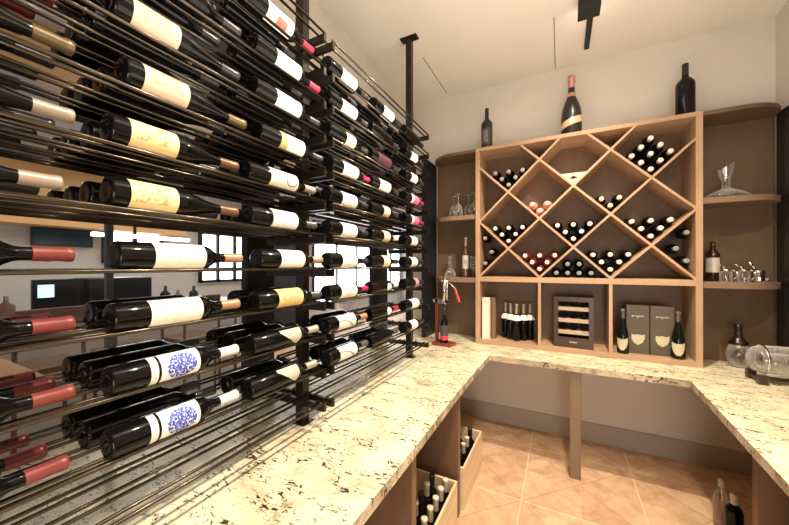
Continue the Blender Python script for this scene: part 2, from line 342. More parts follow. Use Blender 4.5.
def patch_mesh(mat, z0, z1, half=80, r=RB + .0005, shape=None, n=22, nz=10):
    """label patch wrapped on the barrel, facing local +x; uv across / along"""
    bm = bmesh.new(); uvl = bm.loops.layers.uv.new('uv'); G = {}
    for i in range(n + 1):
        for j in range(nz + 1):
            a = radians(-half + 2 * half * i / n); z = z0 + (z1 - z0) * j / nz
            G[i, j] = (bm.verts.new((r * cos(a), r * sin(a), z)), i / n, j / nz)
    for i in range(n):
        for j in range(nz):
            q = [G[i, j], G[i + 1, j], G[i + 1, j + 1], G[i, j + 1]]
            u = (i + .5) / n; v = (j + .5) / nz
            if shape and not shape(u, v): continue
            f = bm.faces.new([k[0] for k in q]); f.smooth = True
            for lp, k in zip(f.loops, q): lp[uvl].uv = (k[1], k[2])
    bmesh.ops.delete(bm, geom=[v for v in bm.verts if not v.link_faces], context='VERTS')
    me = bpy.data.meshes.new('label'); bm.to_mesh(me); bm.free(); me.materials.append(mat); return me
def label_mat(name, base, ink=None, kind='lines', ink2=None):
    m, nt, b = new_mat(name); L = nt.links; b.inputs['Roughness'].default_value = .55
    if ink is None:
        b.inputs['Base Color'].default_value = (*base, 1); return m
    tc = nt.nodes.new('ShaderNodeTexCoord'); sp = nt.nodes.new('ShaderNodeSeparateXYZ'); L.new(tc.outputs['UV'], sp.inputs[0])
    def mt(op, a, bb=None):
        n = nd(nt, 'ShaderNodeMath', operation=op)
        for i, v in enumerate((a, bb)):
            if v is None: continue
            if isinstance(v, (int, float)): n.inputs[i].default_value = v
            else: L.new(v, n.inputs[i])
        return n.outputs[0]
    u, v = sp.outputs[0], sp.outputs[1]
    def noise(scale, lo, hi, detail=3.0, sc=(1, 1, 1)):
        mp = coords(nt, 'UV', sc); n = nd(nt, 'ShaderNodeTexNoise', Scale=scale, Detail=detail); L.new(mp.outputs[0], n.inputs['Vector'])
        return mt('MINIMUM', mt('MAXIMUM', mt('DIVIDE', mt('SUBTRACT', n.outputs[0], lo), hi - lo), 0), 1)
    def inr(x, a, bb): return mt('MULTIPLY', mt('GREATER_THAN', x, a), mt('LESS_THAN', x, bb))
    def disc(cu, cv, r, asp=1.0): return mt('LESS_THAN', mt('ADD', mt('POWER', mt('MULTIPLY', mt('SUBTRACT', u, cu), asp), 2), mt('POWER', mt('SUBTRACT', v, cv), 2)), r * r)
    if kind == 'lines':   # a few printed lines across the label
        f = mt('MULTIPLY', mt('MULTIPLY', inr(v, .42, .48), inr(u, .3, .7)), noise(26, .45, .6))
        g = mt('MULTIPLY', mt('MULTIPLY', inr(v, .25, .29), inr(u, .38, .62)), noise(50, .45, .6))
        fac = mt('MULTIPLY', mt('MAXIMUM', f, g), .7)
    elif kind == 'etch':
        fac = mt('MULTIPLY', mt('MULTIPLY', noise(11, .40, .56, 6), mt('MULTIPLY', inr(v, .12, .85), inr(u, .15, .62))), .75)
    elif kind == 'floral':
        fac = mt('MULTIPLY', mt('MULTIPLY', noise(8, .49, .56, 4), mt('MULTIPLY', inr(v, .1, .8), inr(u, .15, .70))), .7)
    elif kind == 'blue':
        fac = mt('MULTIPLY', disc(.5, .52, .38, 1.0), noise(19, .40, .47, 3))
    elif kind == 'square':
        fac = mt('MULTIPLY', inr(v, .35, .75), inr(u, .52, .82))
    elif kind == 'ring':
        fac = mt('SUBTRACT', disc(.5, .75, .22), disc(.5, .75, .17))
    elif kind == 'crest':
        fac = mt('MULTIPLY', disc(.5, .5, .2), noise(20, .45, .55))
    elif kind == 'arcs':
        d = mt('ADD', mt('POWER', mt('SUBTRACT', u, 1.2), 2), mt('POWER', mt('SUBTRACT', v, .1), 2))
        fac = inr(d, .7, .85)
    elif kind == 'fanlines':
        fac = mt('MULTIPLY', mt('GREATER_THAN', mt('FRACT', mt('MULTIPLY', u, 14)), .72), .8)
    elif kind == 'band':
        fac = inr(v, .0, .28)
    mx = nd(nt, 'ShaderNodeMixRGB'); L.new(fac, mx.inputs[0]); mx.inputs[1].default_value = (*base, 1); mx.inputs[2].default_value = (*ink, 1)
    L.new(mx.outputs[0], b.inputs['Base Color']); return m
CREAM = (.86, .80, .66); WHT = (.88, .87, .83)
z0, z1 = .079, .217
FAN = lambda u, v: v > .05 and abs(u - .30) < .05 + .52 * v and v < .55 + .5 * (1 - abs(u - .5)) and u > .5 - .48 * v - .1
LBL = {
 'cream': ('broad cream label', patch_mesh(label_mat('label_cream', (.88, .83, .68), (.6, .5, .36)), z0, z1)),
 'white': ('plain white label', patch_mesh(label_mat('label_white', WHT, (.35, .33, .3)), .090, .218)),
 'whitegold': ('white label with gold band', patch_mesh(label_mat('label_whitegold', WHT, (.55, .42, .18), 'band'), .090, .218)),
 'redsq': ('white label with red square', patch_mesh(label_mat('label_redsquare', WHT, (.70, .16, .12), 'square'), .088, .215)),
 'ring': ('white label with ringed stamp', patch_mesh(label_mat('label_ring', CREAM, (.16, .13, .10), 'ring'), .090, .228)),
 'etchtan': ('tan label with brown etching', patch_mesh(label_mat('label_etching', (.72, .54, .38), (.36, .20, .11), 'etch'), .038, .152, r=.0397)),
 'floral': ('yellow label with faded vine drawing', patch_mesh(label_mat('label_vine', (.84, .69, .36), (.50, .26, .12), 'floral'), .038, .152, r=.0397)),
 'gold': ('gold label with grey drawing', patch_mesh(label_mat('label_gold', (.70, .50, .20), (.28, .24, .20), 'etch'), .088, .218)),
 'blue': ('white label with blue patterned circle', patch_mesh(label_mat('label_blue', WHT, (.03, .07, .42), 'blue'), .108, .213)),
 'fan': ('pale fan shaped label', patch_mesh(label_mat('label_fan', (.56, .50, .41), (.16, .13, .10), 'fanlines'), .115, .225, 62, shape=lambda u, v: v > .04 and u < .12 + .95 * v and v + .25 * u < 1.12, n=40, nz=40)),
 'crest': ('cream label with small crest', patch_mesh(label_mat('label_crest', (.86, .82, .70), (.45, .40, .28), 'crest'), .080, .215)),
 'arcs': ('cream label with curved lines', patch_mesh(label_mat('label_arcs', (.80, .76, .66), (.30, .27, .22), 'arcs'), .070, .215)),
 'redprint': ('white label with faint red print', patch_mesh(label_mat('label_redprint', WHT, (.72, .25, .20), 'crest'), .080, .21)),
 'round': ('round white label', patch_mesh(label_mat('label_round', WHT), .165, .218, 40, shape=lambda u, v: (u - .5) ** 2 + (v - .5) ** 2 < .25, n=24, nz=20)),
 'tan': ('tan label', patch_mesh(label_mat('label_tan', (.66, .55, .40), (.4, .3, .2)), .125, .205)),
 'yellow': ('pale yellow label', patch_mesh(label_mat('label_yellow', (.84, .76, .48), (.4, .3, .2)), .125, .205)),
 'short': ('short white label', patch_mesh(label_mat('label_short', WHT, (.4, .4, .4)), .082, .19)),
 'pink': ('white and pink label', patch_mesh(label_mat('label_pink', (.80, .14, .24), WHT, 'band'), .090, .218)),
 'mauve': ('mauve label', patch_mesh(label_mat('label_mauve', (.42, .24, .28)), .15, .215)),
 'maroon': ('dark maroon label', patch_mesh(label_mat('label_maroon', (.05, .012, .02)), .06, .22)),
}
me_strip = patch_mesh(label_mat('label_strip', (.80, .78, .72), (.5, .5, .5), 'crest'), .083, .101)
me_strip['k'] = 1
def cap(name, col, rough=.3, metal=.3): return capsule_mesh(M('foil_' + name, col, rough, metal))
CAP = {
 'black': ('black capsule', cap('black', (.02, .018, .018), .3, 0)), 'copper': ('copper capsule', cap('copper', (.46, .25, .15))),
 'red': ('bright red capsule', cap('red', (.19, .034, .03), .4, 0)), 'darkred': ('dark red capsule', cap('darkred', (.13, .014, .014), .4, 0)),
 'silver': ('silver beige capsule', cap('silver', (.42, .35, .28))), 'gold': ('olive gold capsule', cap('gold', (.13, .095, .04))),
 'white': ('white capsule', cap('white', (.74, .70, .64), .4, 0)), 'crimson': ('crimson capsule', cap('crimson', (.42, .03, .08))),
 'grey': ('grey capsule', cap('grey', (.10, .095, .09))), 'brown': ('brown capsule', cap('brown', (.16, .09, .05)))}
me_b = bottle_mesh(m_bottle)
BURG = [(0, .004), (.012, .003), (.032, 0), (.037, .002), (.0392, .008), (.0392, .172), (.038, .186), (.033, .208), (.026, .232), (.0195, .256), (.0158, .280), (.0145, .295), (.0140, .343), (.0155, .344), (.0155, .356), (.0120, LB), (0, LB)]
me_burg = bottle_mesh(m_bottle, BURG)
def proto(me, lab, capk, strip=False):
    o = bpy.data.objects.new('wine_bottle', me)
    return o
def put_bottle(loc, rot, lab, capk, label, group, me=None, name='wine_bottle', cat='wine bottle', scale=1.0):
    o = bpy.data.objects.new(name, me or me_b); o.location = loc; o.rotation_euler = rot; COL.objects.link(o)
    if scale != 1: o.scale = (scale,) * 3
    tag(o, label, cat, group)
    if lab:
        c = bpy.data.objects.new('label', LBL[lab][1]); COL.objects.link(c); c.parent = o
        if lab == 'blue': c = bpy.data.objects.new('label_strip', me_strip); COL.objects.link(c); c.parent = o
    if capk:
        c = bpy.data.objects.new('capsule', CAP[capk][1]); COL.objects.link(c); c.parent = o
    return o
# ---------------------------------------------------------------- steel bottle racks
PITCH, K0 = .157, .09
AX = (-.998, -1.108, -1.218, -1.328); RODS = [a + s * .018 for a in AX for s in (1, -1)]
zrod = lambda k: EYE - PITCH * (k + K0)
RR = .0056
def rack(label, y0, y1, posty, reach):
    t = thing('wine_rack', label, 'wine rack', (-1.14, posty, CT), 'wine racks')
    o = t.location
    zt = zrod(-7)
    p = box('upright_post', -.025, .025, -.022, .022, .006, HC - CT - .012, m_steel, t, .002)
    box('ceiling_plate', -.075, .075, -.035, .035, HC - CT - .012, HC - CT, m_steel, p, .002)
    box('foot_plate', -.045, .045, -.04, .04, 0, .006, m_steel, p, .001)
    for k in range(-7, 5):
        z = zrod(k) - o.z
        for yy in reach:
            arm = bmesh.new()
            bxa(arm, -.215, .165, yy - o.y - .008, yy - o.y + .008, z - .040, z - RR)
            obj('cross_arm', arm, m_steel, t)
        for x in RODS:
            bm = bmesh.new(); tube(bm, (x - o.x, y0 - o.y, z), (x - o.x, y1 - o.y, z), RR, 8); obj('rod', bm, m_rod, t)
    return t
PY1, PY2 = 1.205, 2.474
rack('near bay of the black steel wine rack, tall post to the ceiling between the bays', -.10, 1.186, PY1, (.0, 1.18))
rack('far bay of the black steel wine rack, nearest the walnut cabinet', 1.236, 2.505, PY2, (1.243, 2.499))
ORD = ('top', 'second', 'third', 'fourth', 'fifth', 'sixth', 'seventh', 'eighth', 'ninth', 'bottom')
COLN = ('first', 'second', 'third', 'fourth', 'fifth', 'last')
BASEY = {0: -.045, 1: .385, 2: .795, 3: 1.21, 4: 1.595, 5: 2.05}
# per column, rows from k=-6 to 3: (label, capsule, depth, dy)
CELLS = {
 0: [(None,'black',3,0),(None,'black',3,0),(None,'red',3,0),('etchtan','gold',3,.0),('floral','silver',3,.0),('floral','silver',3,-.02),('cream','red',2,0),('cream','red',2,0),('cream','red',3,0),('cream','red',3,-.01)],
 1: [(None,'crimson',3,0),(None,'black',3,0),('etchtan','black',3,-.005),('etchtan','gold',3,.02),('floral','brown',3,-.01),('floral','brown',3,-.01),('cream','copper',1,.005),('cream','copper',2,-.005),('blue','white',3,-.01),('blue','white',3,-.01)],
 2: [('redsq','crimson',3,-.04),('white','crimson',3,0),('white','black',3,0),('whitegold','black',3,.02),('ring','silver',3,-.03),('white','grey',2,-.02),('white','copper',1,.02),('gold','grey',2,.01),('fan','silver',3,-.01),('fan','silver',2,-.02)],
 3: [('white','black',3,0),('white','black',3,0),('yellow','black',3,0),('redprint','crimson',3,.02),('white','black',3,0),('white','black',2,0),('white','black',1,0),('crest','crimson',1,0),('arcs','copper',2,-.01),('arcs','grey',2,.0)],
 4: [('white','black',3,.04),(None,'black',3,0),('maroon','black',3,0),('redprint','black',3,0),('tan','black',3,0),('tan','white',2,0),('yellow','black',1,0),('round','white',1,0),('round','crimson',1,0),(None,'grey',2,0)],
 5: [(None,'black',3,0),('short','black',3,0),('short','black',3,0),('pink','crimson',3,0),('pink','crimson',3,0),('short','black',2,0),('short','black',1,0),('mauve','black',1,0),('white','black',1,0),('short','black',1,0)],
}
CELLS[4][0] = ('white', 'black', 3, .04)
DEPTHN = ('front', 'second deep', 'third deep', 'rearmost')
zo = sqrt((RB + RR) ** 2 - .018 ** 2)
for c in range(6):
    for r in range(10):
        lab, ck, dep, dy = CELLS[c][r]; k = r - 6
        if c <= 3 and -5 <= k <= -1 and dep == 3: dep = 4
        for d in range(dep):
            y = BASEY[c] + dy
            if c == 3 and d: y = max(y, 1.262)
            if c == 2 and d: y = min(y, .805)
            if c == 5 and d: y = min(y, 2.06)
            if d: y += random.uniform(-.008, 0)
            cc = ck if not (ck == 'red' and d) else 'darkred'
            if d and ck != 'red': cc = 'black'
            if c == 0 and k == 0 and d == 1: cc = 'white'
            if d: lab = None
            burg = CELLS[c][r][0] in ('etchtan', 'floral')
            L = '%s wine bottle, %s, shelf %s of rack, %s column, %s' % (LBL[lab][0] if lab else 'dark glass', CAP[cc][0], {'top': 'one', 'second': 'two', 'third': 'three', 'fourth': 'four', 'fifth': 'five', 'sixth': 'six', 'seventh': 'seven', 'eighth': 'eight', 'ninth': 'nine', 'bottom': 'ten'}[ORD[r]], COLN[c], DEPTHN[d])
            if len(L.split()) > 16: L = L.replace(' wine bottle', ' bottle').replace(' of rack', '')
            if len(L.split()) > 16: L = L.replace(' capsule', ' cap').replace(' bottle with', ' bottle,')
            if len(L.split()) > 16: L = L.replace(' column', '')
            if len(L.split()) > 16: print('LONG', len(L.split()), L)
            put_bottle((AX[d], y, zrod(k) + zo + (.0019 if burg else 0)), (-pi / 2, random.uniform(-.15, .15), 0), lab, cc, L, 'wine bottles on the steel rack', me=me_burg if burg else None)
# ---------------------------------------------------------------- walnut diamond cabinet
CX0, CX1, CY = -.756, .951, 3.215
CZ1 = Z(1.167); N0 = -.72; NS = .2727; ZB = Z(-.110); ZS = .2705
TP = .042
t = thing('diamond_cabinet', 'tall walnut wine cabinet with diamond lattice bins and three square niches', 'cabinet', (0, CY, CT)); o = t.location
def cb(n, x0, x1, y0, y1, za, zb, mat, bev=.0015): return box(n, x0, x1, y0 - o.y, y1 - o.y, za - o.z, zb - o.z, mat, t, bev)
YC = YB - .004
cb('side_panel', CX0, CX0 + TP, CY, YC, CT, CZ1 - .034, m_wood); cb('side_panel', CX1 - TP, CX1, CY, YC, CT, CZ1 - .034, m_wood)
cb('top_board', CX0, CX1, CY, YC, CZ1 - .034, CZ1, m_woodh)
cb('shelf', CX0 + TP, CX1 - TP, CY, YC, Z(-.158), ZB, m_woodh)
cb('bottom_board', CX0 + TP, CX1 - TP, CY, YC, CT, CT + .042, m_woodh)
cb('back_panel', CX0 + TP, CX1 - TP, YC - .012, YC, CT + .042, CZ1 - .034, m_woodshade, 0)
for j in (2, 4): x = N0 + NS * j; cb('divider', x - .0125, x + .0125, CY + .002, YC - .012, CT + .042, Z(-.158), m_wood)
XA, XB = CX0 + TP, CX1 - TP; ZT = CZ1 - .034
def lattice(p, q, sgn):
    """board on the 45 degree line through p, clipped to the opening"""
    d = Vector((q[0] - p[0], q[1] - p[1])).normalized(); n = Vector((-d.y, d.x)) * .009
    poly = [Vector(p) + n, Vector(q) + n, Vector(q) - n, Vector(p) - n]
    def clip(poly, f):
        out = []
        for a, b in zip(poly, poly[1:] + poly[:1]):
            fa, fb = f(a), f(b)
            if fa >= 0: out.append(a)
            if fa * fb < 0: out.append(a + (b - a) * (fa / (fa - fb)))
        return out
    for f in (lambda v: v.x - XA, lambda v: XB - v.x, lambda v: v.y - ZB, lambda v: ZT - v.y): poly = clip(poly, f)
    bm = bmesh.new(); off = .004 if sgn > 0 else .0045
    prism(bm, [(v.x, v.y - o.z) for v in poly], CY + off - o.y, YC - .012 - o.y); obj('lattice_board', bm, m_wood, t)
nod = lambda j, r: (N0 + NS * j, ZB + ZS * r)
for j, r, j2, r2 in ((-.3, -.3, 5, 5), (1.7, -.3, 6.3, 4.3), (3.7, -.3, 6.3, 2.3), (-.3, 1.7, 3, 5)): lattice(nod(j, r), nod(j2, r2), 1)
for j, r, j2, r2 in ((2.3, -.3, -.3, 2.3), (4.3, -.3, -.3, 4.3), (6.3, -.3, 1, 5), (6.3, 1.7, 3, 5)): lattice(nod(j, r), nod(j2, r2), -1)
# rounded end shelves
def end_unit(name, label, xin, xout, sg):
    t = thing(name, label, 'shelf unit', ((xin + xout) / 2, YB, CT)); o = t.location
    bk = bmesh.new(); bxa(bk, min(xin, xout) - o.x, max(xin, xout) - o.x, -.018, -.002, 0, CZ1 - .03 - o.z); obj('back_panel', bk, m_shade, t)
    D = .315; R = .27; dx = xout
    pts = [(xin, YB - .018), (xin, YB - D)]
    cx = xout - sg * R
    for i in range(13):
        a = pi / 2 * i / 12
        pts.append((cx + sg * R * sin(a), YB - D + R * (1 - cos(a))))
    pts.append((xout, YB - .018))
    for za, zb, n in ((Z(-.172), Z(-.125), 'shelf'), (Z(.468), Z(.512), 'shelf'), (CZ1 - .03, CZ1, 'top_board')):
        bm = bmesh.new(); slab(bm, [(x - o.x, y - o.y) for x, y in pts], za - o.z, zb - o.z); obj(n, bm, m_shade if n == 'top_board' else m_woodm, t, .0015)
    return t
m_woodm = wood('end_shelf_wood', (.22, .135, .08), (.30, .19, .12), (.2, 1, 1))
m_shade = wood('end_panel_shaded', (.12, .073, .036), (.16, .10, .053), (1, 1, .2), .5)  # shade on the end units' back and top put into a darker wood
end_unit('corner_shelf', 'rounded brown corner shelf unit between the steel rack and diamond cabinet', CX0 - .001, -1.27, -1)
end_unit('corner_shelf', 'rounded brown corner shelf unit between diamond cabinet and black door', CX1 + .001, XR - .012, 1)
# ---------------------------------------------------------------- bottles in the diamond bins
rb = .0425; pr = [(r * 1.10, z * .80) for r, z in PROF]
BM = {'dark': bottle_mesh(m_bottle, pr, 20), 'green': bottle_mesh(m_bottleg, pr, 20), 'ruby': bottle_mesh(m_bottler, pr, 20), 'rose': bottle_mesh(m_rose, pr, 20)}
def bincap(n, col, metal=.0): return capsule_mesh(M('bin_foil_' + n, col, .4, metal), .235, LB * .8 + .001, .0180)
BC = {'cream': bincap('cream', (.78, .70, .62)), 'ring': bincap('ring', (.30, .27, .25)), 'gold': bincap('gold', (.66, .58, .38)), 'teal': bincap('teal', (.22, .25, .25)), 'pinkc': bincap('pink', (.85, .62, .55))}
CN = {'cream': 'cream', 'ring': 'grey', 'gold': 'gold', 'teal': 'dull grey', 'pinkc': 'pale pink'}
yb = YC - .014
def bin_bottle(x, z, kind, ck, label, g):
    ob = bpy.data.objects.new('wine_bottle', BM[kind]); ob.location = (x, yb, z); ob.rotation_euler = (pi / 2, random.uniform(0, 6), 0); COL.objects.link(ob)
    tag(ob, label, 'wine bottle', g)
    c = bpy.data.objects.new('capsule', BC[ck]); COL.objects.link(c); c.parent = ob
    bm = None
POS = {(0, 0): 'lowest', (1, 0): 'second row right', (0, 1): 'second row left', (2, 0): 'third row right', (1, 1): 'third row middle', (0, 2): 'third row left', (2, 1): 'fourth row right', (1, 2): 'fourth row left', (2, 2): 'topmost'}
st = .0442 * sqrt(2)
TRI = [(0, 0), (1, 0), (0, 1), (2, 0), (1, 1), (0, 2)]
BINS = [((1, 3), TRI, 'dark', 'ring', 'upper left'), ((2, 2), [(0, 0), (1, 0), (0, 1)], 'rose', 'pinkc', 'rose filled'), ((4, 2), [(0, 0), (1, 0), (0, 1)], 'dark', 'gold', 'central right'),
        ((5, 3), [(a, b) for a in range(3) for b in range(3)], 'dark', 'cream', 'fullest'), ((1, 1), TRI, 'dark', 'cream', 'lower left'), ((3, 1), TRI, 'dark', 'cream', 'lower middle'),
        ((5, 1), TRI, 'dark', 'cream', 'lower right'), ((2, 0), TRI, 'ruby', 'cream', 'red filled'), ((4, 0), TRI, 'dark', 'cream', 'bottom right')]
KN = {'dark': 'dark', 'rose': 'pink', 'ruby': 'ruby red', 'green': 'green'}
for (j, r), lst, kind, ck, cn in BINS:
    x0_, z0_ = nod(j, r)
    for a, b in lst:
        bin_bottle(x0_ + (a - b) * st, z0_ + .0135 + st + (a + b) * st, kind, ck, '%s bottle with %s cap, %s in the %s diamond' % (KN[kind], CN[ck], POS[(a, b)], cn), 'bottles in the diamond bins')
xl, zl = nod(0, 0)
for (dx, dz, n) in ((.0, .40, 'top'), (.062, .262, 'middle'), (0, .15, 'lowest')):
    bin_bottle(XA + .044 + dx, zl + dz - .02, 'dark', 'ring', 'dark bottle with grey cap, %s in the bin along the cabinet left side' % n, 'bottles in the diamond bins')
for (dx, dz, n) in ((0, .385, 'top'), (.064, .262, 'middle'), (0, .165, 'lowest')):
    bin_bottle(XB - .044 - dx, zl + dz - .02, 'green', 'teal', 'dark green bottle with grey cap, %s in the bin along the cabinet right side' % n, 'bottles in the diamond bins')
for i, x in enumerate((-.135, -.045, .045, .135)): bin_bottle(nod(3, 0)[0] + x, ZB + .0425, 'dark', 'teal', 'dark bottle with dull cap, bottom row of the flat triangular bin, %s' % ('first', 'second', 'third', 'fourth')[i], 'bottles in the diamond bins')
for i, x in enumerate((-.045, .045)): bin_bottle(nod(3, 0)[0] + x - (.0 if i else 0), ZB + .0425 + .079, 'dark', 'teal', 'dark bottle with dull cap, upper row of the flat triangular bin, %s' % ('first', 'second')[i], 'bottles in the diamond bins')
# pale wedge with small dark emblem
x0_, z0_ = nod(3, 3)
bm = bmesh.new(); prism(bm, [(0, 0), (.100, .100), (-.100, .100)], 0, .25)
pw = obj('wooden_wedge', bm, M('pale_maple', (.80, .60, .38), .5), loc=(x0_, CY + .02, z0_ + .0135)); tag(pw, 'pale wooden wedge with small dark emblem in the upper middle diamond', 'wooden block')
bm = bmesh.new()
for i in range(7):
    a = pi * i / 6; tube(bm, (0, -.001, .055), (.03 * cos(a), -.001, .055 + .022 * sin(a)), .0028, 6)
bm2 = [tube(bm, (0, -.001, .046), (0, -.001, .075), .006, 8)]
obj('emblem', bm, m_black, pw)
# ---------------------------------------------------------------- niche contents
NZ = CT + .042
t = thing('white_gift_box', 'tall narrow white box standing in the left niche', 'box', (-.665, 3.30, NZ)); box('carton', -.035, .035, -.04, .04, 0, .36, M('carton', (.80, .72, .62), .6), t, .002); box('lid', -.036, .036, -.041, .041, .36, .41, M('carton_lid', (.76, .67, .56), .6), t, .002)
t = thing('slim_dark_box', 'slim brown box standing just behind the white box', 'box', (-.60, 3.36, NZ)); box('carton', -.02, .02, -.05, .05, 0, .40, m_wooddk, t, .002); box('lid', -.021, .021, -.051, .051, .40, .415, m_wooddk, t, .001)
mp = [(0, .002), (.03, 0), (.036, .004), (.037, .19), (.033, .215), (.02, .235), (.014, .25), (.013, .34), (.015, .342), (.015, .352), (0, .355)]
me5 = bottle_mesh(m_bottle, mp, 24); c5 = capsule_mesh(M('pewter_foil', (.42, .36, .30), .3, .6), .262, .356, .0158)
l5 = bmesh.new(); lathe(l5, [(.047, .200), (.044, .215), (.030, .236), (.0185, .250)], 24); l5m = mesh_of(l5, 'neck_collar', M('collar_white', (.82, .78, .72), .5))
for i, (x, y) in enumerate(((-.50, 3.43), (-.445, 3.38), (-.385, 3.33), (-.325, 3.38), (-.27, 3.43))):
    ob = tag(bpy.data.objects.new('wine_bottle', me5), 'dark bottle with white collar in left niche, %s' % ('end of the arc beside the white box', 'second in the arc from the white box', 'foremost of the five in the arc', 'fourth in the arc from the white box', 'end of the arc beside the divider')[i], 'wine bottle', 'collared bottles in the left niche')
    ob.location = (x, y, NZ); COL.objects.link(ob)
    for n, me in (('capsule', c5), ('neck_collar', l5m)): c = bpy.data.objects.new(n, me); COL.objects.link(c); c.parent = ob
# miniature wine cooler
t = thing('mini_wine_cooler', 'small dark brown wine cooler with three pale wooden racks in middle niche', 'wine cooler', (.10, 3.30, NZ), rz=-.08)
m_cool = M('cooler_brown', (.05, .026, .02), .35)
bm = bmesh.new(); W, H_, D_ = .155, .45, .20
bxa(bm, -W, W, -.02, D_, 0, .015); bxa(bm, -W, W, -.02, D_, H_ - .02, H_); bxa(bm, -W, -W + .02, -.02, D_, .015, H_ - .02); bxa(bm, W - .02, W, -.02, D_, .015, H_ - .02); bxa(bm, -W + .02, W - .02, D_ - .02, D_, .015, H_ - .02)
obj('cabinet_body', bm, m_cool, t)
bm = bmesh.new(); bxa(bm, -W, W, -.04, -.021, 0, .09); bxa(bm, -W, W, -.04, -.021, H_ - .04, H_); bxa(bm, -W, -W + .035, -.04, -.021, .09, H_ - .04); bxa(bm, W - .035, W, -.04, -.021, .09, H_ - .04)
dr = obj('door', bm, m_cool, t); box('glass_pane', -W + .036, W - .036, -.034, -.030, .091, H_ - .041, m_pane, dr)
box('badge', -.03, .03, -.042, -.040, .045, .055, M('badge_silver', (.5, .45, .4), .3, .8), dr)
for i in range(3):
    z = .115 + .105 * i
    s = box('wine_shelf', -W + .022, W - .022, -.015, .14, z, z + .035, M('shelf_beech%d' % i, (.80, .58, .42), .5), t, .002)
    for q in range(3):
        bm = bmesh.new(); tube(bm, (-.08 + .08 * q, .0, z + .066), (-.08 + .08 * q, .13, z + .066), .03, 16); obj('stored_bottle', bm, m_bottle, t)
# two dark gift boxes and two champagne bottles
m_dbox = M('dark_gift_box', (.085, .068, .045), .45)
m_shield = M('shield_cream', (.56, .49, .33), .5); m_silv = M('silver_ink', (.5, .46, .4), .4)
SH = [(-.030, .045), (-.040, .062), (-.026, .056), (-.018, .050), (-.008, .056), (0, .058), (.008, .056), (.018, .050), (.026, .056), (.040, .062), (.042, .03), (.032, .0), (.012, -.022), (0, -.028), (-.012, -.022), (-.032, .0), (-.042, .03)]
for i, x in enumerate((.568, .728)):
    t = thing('gift_box', ('dark olive champagne box with cream shield, next to the niche left bottle', 'dark olive champagne box with cream shield, next to the niche right bottle')[i], 'box', (x, 3.36, NZ), 'dark champagne gift boxes')
    box('carton', -.077, .077, -.06, .09, 0, .40, m_dbox, t, .002)
    s2 = [SH[k] for k in range(len(SH))]
    bm = bmesh.new(); prism(bm, [(-.042, .055), (-.046, .062), (-.030, .056), (-.012, .056), (0, .062), (.012, .056), (.030, .056), (.046, .062), (.044, .025), (.030, -.008), (0, -.028), (-.030, -.008), (-.044, .025)], -.0625, -.0601)
    for v in bm.verts: v.co.z += .10
    obj('shield_label', bm, m_shield, t)
    bm = bmesh.new(); bxa(bm, -.045, .045, -.062, -.0601, .309, .3125)
    for q, (px, pz, h) in enumerate(((-.035, .304, .016), (-.018, .308, .010), (0, .298, .018), (.012, .308, .009), (.028, .307, .012))): bxa(bm, px - .004, px + .004, -.062, -.0601, pz, pz + h)
    obj('silver_script', bm, m_silv, t)
dp = [(0, .008), (.03, .0), (.043, .003), (.045, .012), (.045, .13), (.042, .16), (.033, .20), (.022, .245), (.0155, .285), (.0145, .345), (.018, .348), (.018, .362), (.012, .368), (0, .368)]
for i, (x, s) in enumerate(((.462, .95), (.820, 1.0))):
    ob = tag(bpy.data.objects.new('champagne_bottle', bottle_mesh(m_bottleg, scaled(dp, s, 1), 28)), ('dark champagne bottle with cream shield, left of the two gift boxes', 'dark champagne bottle with cream shield, right of the two gift boxes')[i], 'champagne bottle', 'champagne bottles beside the gift boxes')
    ob.location = (x, 3.275, NZ); COL.objects.link(ob)
    bm = bmesh.new(); lathe(bm, [(.0158 * s, .292), (.016 * s, .345), (.0195 * s, .347), (.0195 * s, .363), (.012, .3695), (0, .3695)], 20); obj('foil', bm, M('dark_foil%d' % i, (.16, .14, .12), .3, .5), ob)
    me = patch_mesh(m_shield, .03, .135, 62, .0457 * s, shape=lambda u, v: (abs(u - .5) < .48 * sqrt(max(0, min(1, v * 1.6 + .05)))) and v < .86 + .14 * abs(2 * u - 1) ** 2, n=36, nz=30)
    l = bpy.data.objects.new('label', me); COL.objects.link(l); l.parent = ob; l.rotation_euler = (0, 0, radians(-100 if i else -105))
# ---------------------------------------------------------------- bottles on top of the cabinet
def standing(name, label, prof, mat, loc, group=None, n=36, cat='wine bottle'):
    ob = tag(bpy.data.objects.new(name, bottle_mesh(mat, prof, n)), label, cat, group); ob.location = loc; COL.objects.link(ob); return ob
big = [(0, .01), (.04, 0), (.053, .004), (.055, .014), (.055, .25), (.052, .275), (.036, .30), (.021, .318), (.0185, .335), (.018, .425), (.0, .428)]
ob = standing('magnum_bottle', 'black magnum bottle standing on the cabinet top beside the steel rack side', big, m_matte, (-.668, 3.33, CZ1))
me = patch_mesh(label_mat('label_darkscript', (.05, .045, .04), (.32, .29, .25), 'etch'), .05, .22, 60, .0556); l = bpy.data.objects.new('label', me); COL.objects.link(l); l.parent = ob; l.rotation_euler = (0, 0, radians(-80))
bm = bmesh.new(); lathe(bm, [(.0188, .335), (.019, .42), (.0, .4295)], 20); obj('capsule', bm, M('black_foil_a', (.02, .018, .018), .4), ob)
chp = [(0, .012), (.05, 0), (.078, .006), (.083, .02), (.085, .12), (.083, .19), (.074, .25), (.055, .31), (.036, .355), (.028, .39), (.025, .48), (.0, .50)]
ob = standing('champagne_magnum', 'large black champagne bottle with rose neck foil and diagonal gold band', chp, m_matte, (.085, 3.33, CZ1), cat='champagne bottle')
bm = bmesh.new(); lathe(bm, [(.0375, .355), (.0295, .39), (.0265, .40), (.0262, .49), (.031, .495), (.031, .545), (.024, .555), (0, .556)], 26); obj('neck_foil', bm, M('rose_foil', (.62, .30, .26), .35, .4), ob)
